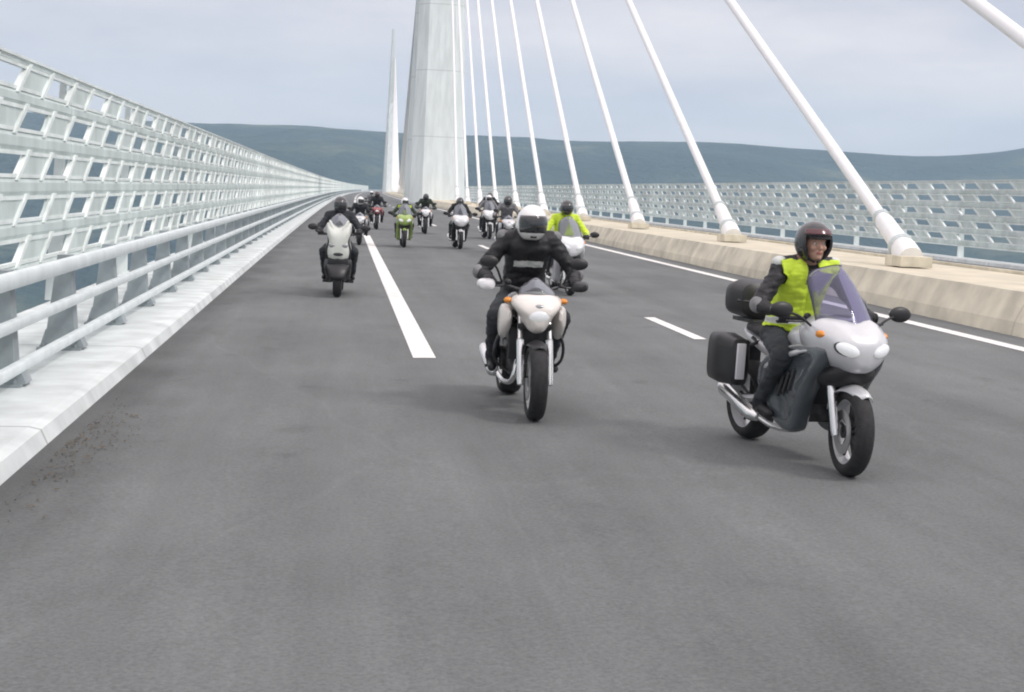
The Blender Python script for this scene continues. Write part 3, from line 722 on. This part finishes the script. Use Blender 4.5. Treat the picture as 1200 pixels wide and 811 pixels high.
# ------------------------------------------------------------------ riders
def capsule(b, p, q, r0, r1, n=12):
    p, q = V(p), V(q); d = (q-p); L = d.length; u = d/L; pts = []; rad = []
    for k in range(5):
        a = math.pi/2*(k/4); pts.append(p-u*r0*math.cos(a)); rad.append(max(r0*math.sin(a), r0*.05))
    for k in range(5):
        a = math.pi/2*(k/4); pts.append(q+u*r1*math.sin(a)); rad.append(max(r1*math.cos(a), r1*.05))
    b.tube(pts, rad, n)
def segdist(p, a, b):
    ab = b-a; t = max(0, min(1, (p-a).dot(ab)/ab.length_squared)); return (p-(a+ab*t)).length

def rider(loc, rz, label, group, jacket='leather', trouser='trouser', helmet='helmw', vest=False, face=False, lean=0, hand=(.345, -.345, 1.045), look=0, scale=1, hipy=.20, chest_band=None, patch=None, vox=.012, footz=.335, sleeve=None, elb=.045):
    root = empty('person', loc, rz); root.scale = (scale*SC,)*3
    hx, hy, hz_ = hand
    H0 = V((0, hipy, .90)); C1 = V((0, hipy-.10-lean*.3, 1.14)); C2 = V((0, hipy-.20-lean, 1.34)); NK = V((0, hipy-.245-lean, 1.44-lean*.3)); HD = V((0, hipy-.30-lean*1.3, 1.545-lean*.6))
    B_ = []   # (a, b, ra, rb, kind)
    def add(a, b, ra, rb, k, n=12): B_.append((V(a), V(b), ra, rb, k))
    for s in (-1, 1):
        add(H0+V((s*.05, .0, 0)), C1+V((s*.055, 0, 0)), .132, .118, 't'); add(C1+V((s*.055, 0, 0)), C2+V((s*.075, 0, 0)), .118, .118, 't')
        sh = C2+V((s*.185, .0, .035)); add(C2+V((s*.06, 0, .03)), sh, .10, .082, 't')
        el = V((s*(hx+elb), (sh.y+hy)/2+.10, (sh.z+hz_)/2-.10)); wr = V((s*(hx-.0), hy+.085, hz_+.035))
        add(sh, el, .072, .055, 'a'); add(el, wr, .056, .036, 'a')
        hp = H0+V((s*.10, .02, -.03)); kn = V((s*.275, hipy-.45, .755)); an = V((s*.235, hipy-.07, footz+.055)); 
        add(hp, kn, .105, .072, 'l'); add(kn, an, .068, .045, 'l')
        add(an, an+V((s*.0, .02, -.04)), .048, .05, 'b'); add(an+V((0, .02, -.045)), an+V((s*.025, -.20, -.065)), .043, .036, 'b'); add(kn+(an-kn)*.55, an, .058, .052, 'b')
    add(C2+V((0, 0, .04)), NK, .085, .062, 't'); add(NK, HD-V((0, 0, .03)), .062, .06, 'n')
    b = MB()
    for a, c, ra, rb, k in B_: capsule(b, a, c, ra, rb)
    b.ell(HD, (.076, .096, .115)); b.ell(HD+V((0, -.03, -.06)), (.052, .068, .055))
    if face:
        capsule(b, HD+V((0, -.088, .012)), HD+V((0, -.112, -.022)), .010, .015, 10)
        b.ell(HD+V((0, -.082, .035)), (.052, .022, .014)); b.ell(HD+V((0, -.092, -.055)), (.026, .014, .012)); b.ell(HD+V((0, -.083, -.088)), (.022, .02, .018))
        for s in (-1, 1): b.ell(HD+V((s*.040, -.070, -.02)), (.024, .022, .022))
    bmesh.ops.recalc_face_normals(b.bm, faces=b.bm.faces)
    o = b.build('body', [jacket, trouser, 'skin', 'leather', 'lips', 'eyewhite', 'iris', sleeve or jacket], None, smooth=True)
    md = o.modifiers.new('r', 'REMESH'); md.mode = 'VOXEL'; md.voxel_size = vox; md.use_smooth_shade = True
    sm = o.modifiers.new('s', 'SMOOTH'); sm.iterations = 4 if not face else 2; sm.factor = .5
    dg = bpy.context.evaluated_depsgraph_get(); dg.update(); me = bpy.data.meshes.new_from_object(o.evaluated_get(dg)); o.modifiers.clear(); o.data = me
    if len(me.materials) < 8:
        me.materials.clear()
        for q in [jacket, trouser, 'skin', 'leather', 'lips', 'eyewhite', 'iris', sleeve or jacket]: me.materials.append(M[q])
    bm = bmesh.new(); bm.from_mesh(me); vest_f = []
    # cloth folds
    for v in bm.verts:
        p = v.co
        dd = [(segdist(p, a, c)-max(ra, rb)*.8, k) for a, c, ra, rb, k in B_]
        k = min(dd)[1]
        if k in 'tal' and (p-HD).length > .15:
            f = mnoise.fractal(V((p.x*8, p.y*8, p.z*15)), .9, 2, 3); f2 = 1-abs(mnoise.noise(V((p.x*6+3, p.y*7, p.z*20)))*2.2); v.co += v.normal*(f*.009+max(0, f2)*.007)
    for f in bm.faces:
        p = f.calc_center_median()
        k = min([(segdist(p, a, c)-(ra+rb)/2, k) for a, c, ra, rb, k in B_])[1]
        if (p-HD).length < .145: k = 'h'
        mi = {'t': 0, 'a': 7, 'l': 1, 'n': 2, 'h': 2, 'b': 3}[k]
        if k == 'n' and (p.z < NK.z+.03 or not face): mi = 0
        if not face and k == 'h' and p.z < HD.z-.02: mi = 0
        if k == 't' and p.z < .93: mi = 1
        if face and k == 'h' and abs(p.x) < .024 and abs(p.z-(HD.z-.055)) < .008 and p.y < HD.y-.08: mi = 4
        f.material_index = mi
        if k == 't' and .90 < p.z < NK.z-.01 and abs(p.x) < .225: vest_f.append(f.index)
    bm.to_mesh(me); o.parent = root; me.shade_smooth()
    if face:   # eyes joined into the body mesh
        e_ = bmesh.new(); e_.from_mesh(me)
        mb = MB(); mb.bm.free(); mb.bm = e_
        for s in (-1, 1):
            mb.ell(HD+V((s*.031, -.084, .012)), (.0125, .011, .0085), 12, 8, mi=5); mb.ell(HD+V((s*.031, -.0935, .012)), (.0055, .003, .0055), 10, 6, mi=6)
        e_.to_mesh(me); e_.free(); me.shade_smooth()
    if vest:
        vb = bmesh.new(); vb.from_mesh(bm_mesh(bm)); vb.faces.ensure_lookup_table()
        ks = set(vest_f); bmesh.ops.delete(vb, geom=[f for f in vb.faces if f.index not in ks], context='FACES')
        vb.normal_update()
        for v in vb.verts: v.co += v.normal*(.013+.006*mnoise.noise(v.co*11))
        for f in vb.faces:
            p = f.calc_center_median(); f.material_index = 1 if abs(p.z-.985) < .022 else 0
            if abs(p.x) < .045 and p.y < C2.y and p.z > 1.26: f.material_index = 2     # open neck
        bmesh.ops.delete(vb, geom=[f for f in vb.faces if f.material_index == 2], context='FACES')
        vm_ = bpy.data.meshes.new('vest'); vb.to_mesh(vm_); vb.free()
        vm_.materials.append(M['hivis']); vm_.materials.append(M['reflect']); vm_.shade_smooth()
        vo = bpy.data.objects.new('vest', vm_); COL.objects.link(vo); vo.parent = root; q = vo.modifiers.new('t', 'SOLIDIFY'); q.thickness = .004
    if chest_band:
        cb = bmesh.new(); cb.from_mesh(bm_mesh(bm)); cb.faces.ensure_lookup_table(); ks = set(vest_f)
        bmesh.ops.delete(cb, geom=[f for f in cb.faces if f.index not in ks or not (chest_band[0] < f.calc_center_median().z < chest_band[1]) or f.calc_center_median().y > C2.y+.02 or abs(f.calc_center_median().x) > .12], context='FACES'); cb.normal_update()
        for v in cb.verts: v.co += v.normal*.004
        c_ = bpy.data.meshes.new('chest_band'); cb.to_mesh(c_); cb.free(); c_.materials.clear(); c_.materials.append(M['reflect']); c_.shade_smooth()
        co = bpy.data.objects.new('chest_band', c_); COL.objects.link(co); co.parent = root
    bm.free()
    if patch:
        for s in (-1, 1):
            sh = C2+V((s*.185, .0, .035)); el = V((s*(hx+elb), (sh.y+hy)/2+.10, (sh.z+hz_)/2-.10)); p_ = MB(); p_.ell(el+V((s*.012, -.012, .0)), (.058, .06, .062)); p_.build('elbow_pad', 'greycloth', root); p_ = MB(); p_.ell(sh+V((s*.03, -.01, .035)), (.055, .06, .048)); p_.build('shoulder_pad', patch, root)
    # gloves: palm, four fingers curled round the grip and a thumb
    for s in (-1, 1):
        g = MB(); wr = V((s*hx, hy+.085, hz_+.035)); gx = s*hx
        capsule(g, wr+V((0, .03, .008)), wr, .045, .036)
        g.loft([(hy+.085, hz_+.035, .036, .020, gx), (hy+.05, hz_+.035, .044, .020, gx), (hy+.015, hz_+.03, .046, .019, gx), (hy-.008, hz_+.022, .043, .017, gx)], n=14)
        for k, (dx, ln) in enumerate(((-.033, .92), (-.011, 1.0), (.011, 1.03), (.033, .95))):
            x = gx - s*dx
            g.tube(bent([(x, hy+.005, hz_+.030), (x, hy-.032*ln, hz_+.022), (x, hy-.040*ln, hz_-.008), (x, hy-.016*ln, hz_-.030), (x, hy+.012, hz_-.026)], 3), [.0125]*3+[.0118]*3+[.0112]*3+[.0105]*3+[.008], 8)
        x = gx-s*.040
        g.tube(bent([(x+s*.01, hy+.055, hz_+.022), (x-s*.012, hy+.035, hz_+.006), (x-s*.016, hy+.015, hz_-.012), (x-s*.008, hy-.004, hz_-.024)], 4), [.016]*5+[.014]*4+[.012]*3+[.009], 8)
        g.build('glove', 'leather', root)
    # helmet
    hroot_rot = Matrix.Rotation(look, 3, 'Z')
    C = HD+V((0, .005, .02)); rx, ry, rz2 = .128, .158, .150
    def ep(th, ph, k=1.0):     # th azimuth from front (-y), ph elevation
        chin = 1 + .10*max(0, math.cos(th))*max(0, -math.sin(ph))*1.2
        v = V((rx*math.sin(th)*math.cos(ph)*k, -ry*math.cos(th)*math.cos(ph)*k*chin, rz2*math.sin(ph)*k)); return C+v
    h = MB(); nT, nP = 48, 26; vs = {}
    for i in range(nT):
        for j in range(nP+1):
            vs[i, j] = h.bm.verts.new(ep(-math.pi+2*math.pi*i/nT, R(-62)+(R(89.5)-R(-62))*j/nP))
    for i in range(nT):
        for j in range(nP):
            th = -math.pi+2*math.pi*(i+.5)/nT; ph = math.degrees(R(-62)+(R(89.5)-R(-62))*(j+.5)/nP)
            if abs(th) < R(62) and ((-62 if face else -28) < ph < 22): continue
            h.bm.faces.new((vs[i, j], vs[(i+1) % nT, j], vs[(i+1) % nT, j+1], vs[i, j+1]))
    bmesh.ops.holes_fill(h.bm, edges=[e2 for e2 in h.bm.edges if e2.is_boundary and all(v.co.z > C.z+.148 for v in e2.verts)], sides=60)
    ho = h.build('helmet', helmet, root); q = ho.modifiers.new('t', 'SOLIDIFY'); q.thickness = .018; q.offset = -1
    def patch_(name, t0, t1, p0, p1, k, mt, par, n=20, m_=8):
        g = MB(); rr = [[ep(R(t0)+(R(t1)-R(t0))*i/n, R(p0)+(R(p1)-R(p0))*j/m_, k) for i in range(n+1)] for j in range(m_+1)]
        g.rings(rr, closed=False); r_ = g.build(name, mt, par); r_.modifiers.new('t', 'SOLIDIFY').thickness = .003; return r_
    if face:
        patch_('visor', -66, 66, 22, 38, 1.05, 'helmr', ho)
        patch_('lining', -50, 50, 10, 22, .93, 'padding', ho)
        for s in (-1, 1):
            st = MB(); st.tube(bent([ep(s*R(58), R(-18), .9), HD+V((s*.06, -.03, -.09)), HD+V((s*.012, -.05, -.122))], 5), .009, 8); st.build('chin_strap', 'black', ho)
    else:
        patch_('visor', -66, 66, -30, 25, 1.008, 'visor', ho)
        v_ = MB(); v_.box(ep(0, R(-46), 1.0), (.05, .012, .018)); v_.build('vent', 'black', ho, bevel=.003)
    if look:
        for ob in (ho,):
            # turn the helmet about the neck
            T = Matrix.Translation(C) @ Matrix.Rotation(look, 4, 'Z') @ Matrix.Translation(-C); ob.matrix_local = T
    tag(root, label, 'person', group); return root
_tmp = []
def bm_mesh(bm):
    me = bpy.data.meshes.new('tmp'); bm.to_mesh(me); _tmp.append(me); return me

GB, GR = 'motorcycles riding towards the camera', 'riders coming along the bridge'
def place(xf, yf, yaw=0):
    # front wheel contact at (xf, yf); returns root location
    d = V((math.sin(yaw), -math.cos(yaw), 0))      # local -y after rotation by yaw about z
    q = V((xf, yf, 0)) - d*.76*SC + V((cv(yf), 0, 0)) ; q.z = rz_(q.x); return q
# the grey-silver tourer in front, right
yaw = R(10); L0 = place(3.27, 8.78, yaw)
ra = tourer('touring_motorcycle', L0, yaw, 'silverpaint', 'darkpaint', 'silver and slate touring motorcycle with tall tinted windscreen and black panniers, nearest on the right', GB, steer=R(-9))
rb = rider(L0, yaw, 'rider in yellow vest with open dark helmet showing the face, on the nearest motorcycle', GR, jacket='leather', vest=True, helmet='helmb', face=True, elb=.05, patch='reflect', vox=.0075, hand=(.345, -.345, 1.045))
ra.rotation_euler = (0, R(1.2), yaw); rb.rotation_euler = (0, R(-.3), yaw)
# the middle one
yaw = R(1); SC = 1.0; L1 = place(1.54, 11.0, yaw)
naked('road_motorcycle', L1, yaw, 'creampaint', 'cream fronted motorcycle with bright fork legs and bare wheel, in the middle of the picture', GB, steer=R(-2))
rider(L1, yaw, 'rider all in black leather under a white full-face helmet, on the cream fronted motorcycle', GR, helmet='helmw', chest_band=(1.16, 1.21), patch='greycloth', vox=.010, scale=1.0, lean=.08)
SC = .95
# maxi scooter left
yaw = R(-1); L2 = place(-.03, 23.5, yaw)
maxi('scooter', L2, yaw, 'ivorypaint', 'big ivory scooter with a broad two-eyed front shield, alone beside the left guard rail', GB)
rider(L2, yaw, 'rider in dark clothes and black helmet on the ivory scooter at left', GR, jacket='darkcloth', helmet='helmb', hand=(.325, -.365, 1.075), footz=.30)
# white tourer with yellow rider behind the middle one
yaw = R(2); L3 = place(3.93, 24.4, yaw)
tourer('touring_motorcycle', L3, yaw, 'whitepaint', 'silverpaint', 'white touring motorcycle with lit twin headlights, half hidden behind the rider in black leather', GB, top=False, glassmt='glassclear')
rider(L3, yaw, 'rider in a yellow vest with black helmet, just behind the rider in black leather', GR, jacket='hivis', vest=True, helmet='helmb', sleeve='hivis')
far = [
 # x, y, kind, paint, jacket, helmet, vest, bike label, rider label
 (1.88, 43.6, 'tour', 'greenpaint', 'greentex', 'helmw', True, 'lime green fronted motorcycle just right of the long white line', 'rider in yellow vest and white helmet on the lime green motorcycle'),
 (3.25, 57.0, 'naked', 'whitepaint', 'greentex', 'helmb', False, 'small dark motorcycle with white lamp, right behind the lime green one', 'rider in dark green jacket right behind the lime green motorcycle'),
 (3.52, 42.9, 'tour', 'whitepaint', 'leather', 'helmb', False, 'white fronted motorcycle riding alone below the foot of the pylon', 'rider in black on the white fronted motorcycle below the pylon foot'),
 (4.62, 40.0, 'naked', 'silverpaint', 'greycloth', 'helmb', False, 'silver motorcycle partly hidden left behind the rider in black leather', 'rider in grey jacket and black helmet looking out left of the rider in black leather'),
 (1.45, 62.0, 'naked', 'redpaint', 'darkcloth', 'helmr', False, 'distant dark motorcycle with red front, between scooter and lime green motorcycle', 'distant rider with maroon helmet between scooter and lime green motorcycle'),
 (.55, 45.0, 'naked', 'silverpaint', 'darkcloth', 'helmw', False, 'silver fronted motorcycle half hidden right behind the ivory scooter', 'rider with white helmet half hidden right behind the ivory scooter'),
 (1.55, 82.0, 'naked', 'blackpaint', 'greycloth', 'helmw', False, 'tiny far black motorcycle at the left end of the lime green one', 'tiny far rider in grey at the left end of the group'),
 (6.3, 62.0, 'naked', 'bluepaint', 'darkcloth', 'helmb', False, 'distant blue fronted motorcycle just right of the pylon foot', 'distant dark rider just right of the pylon foot'),
 (5.3, 52.0, 'tour', 'whitepaint', 'greycloth', 'helmw', False, 'distant white motorcycle between the pylon foot and the grey jacketed rider', 'distant rider in grey with white helmet, just right of the pylon foot'),
]
for (x, y, k, pa, jk, hl, ve, bl, rl) in far:
    yw = R(random.uniform(-2, 2)); L = place(x, y, yw); SC = random.uniform(.92, 1.0)
    if k == 'tour': tourer('touring_motorcycle', L, yw, pa, 'blackpaint' if pa != 'greenpaint' else 'greenpaint', bl, GB, top=False, side=False, glassmt='glassclear')
    else: naked('road_motorcycle', L, yw, pa, bl, GB, guards='black')
    rider(L, yw, rl, GR, jacket=jk, helmet=hl, vest=ve, vox=.016, lean=random.uniform(0, .12), look=R(random.uniform(-25, 25)), elb=random.uniform(.02, .09), scale=random.uniform(.95, 1.03))
for me in _tmp: bpy.data.meshes.remove(me)
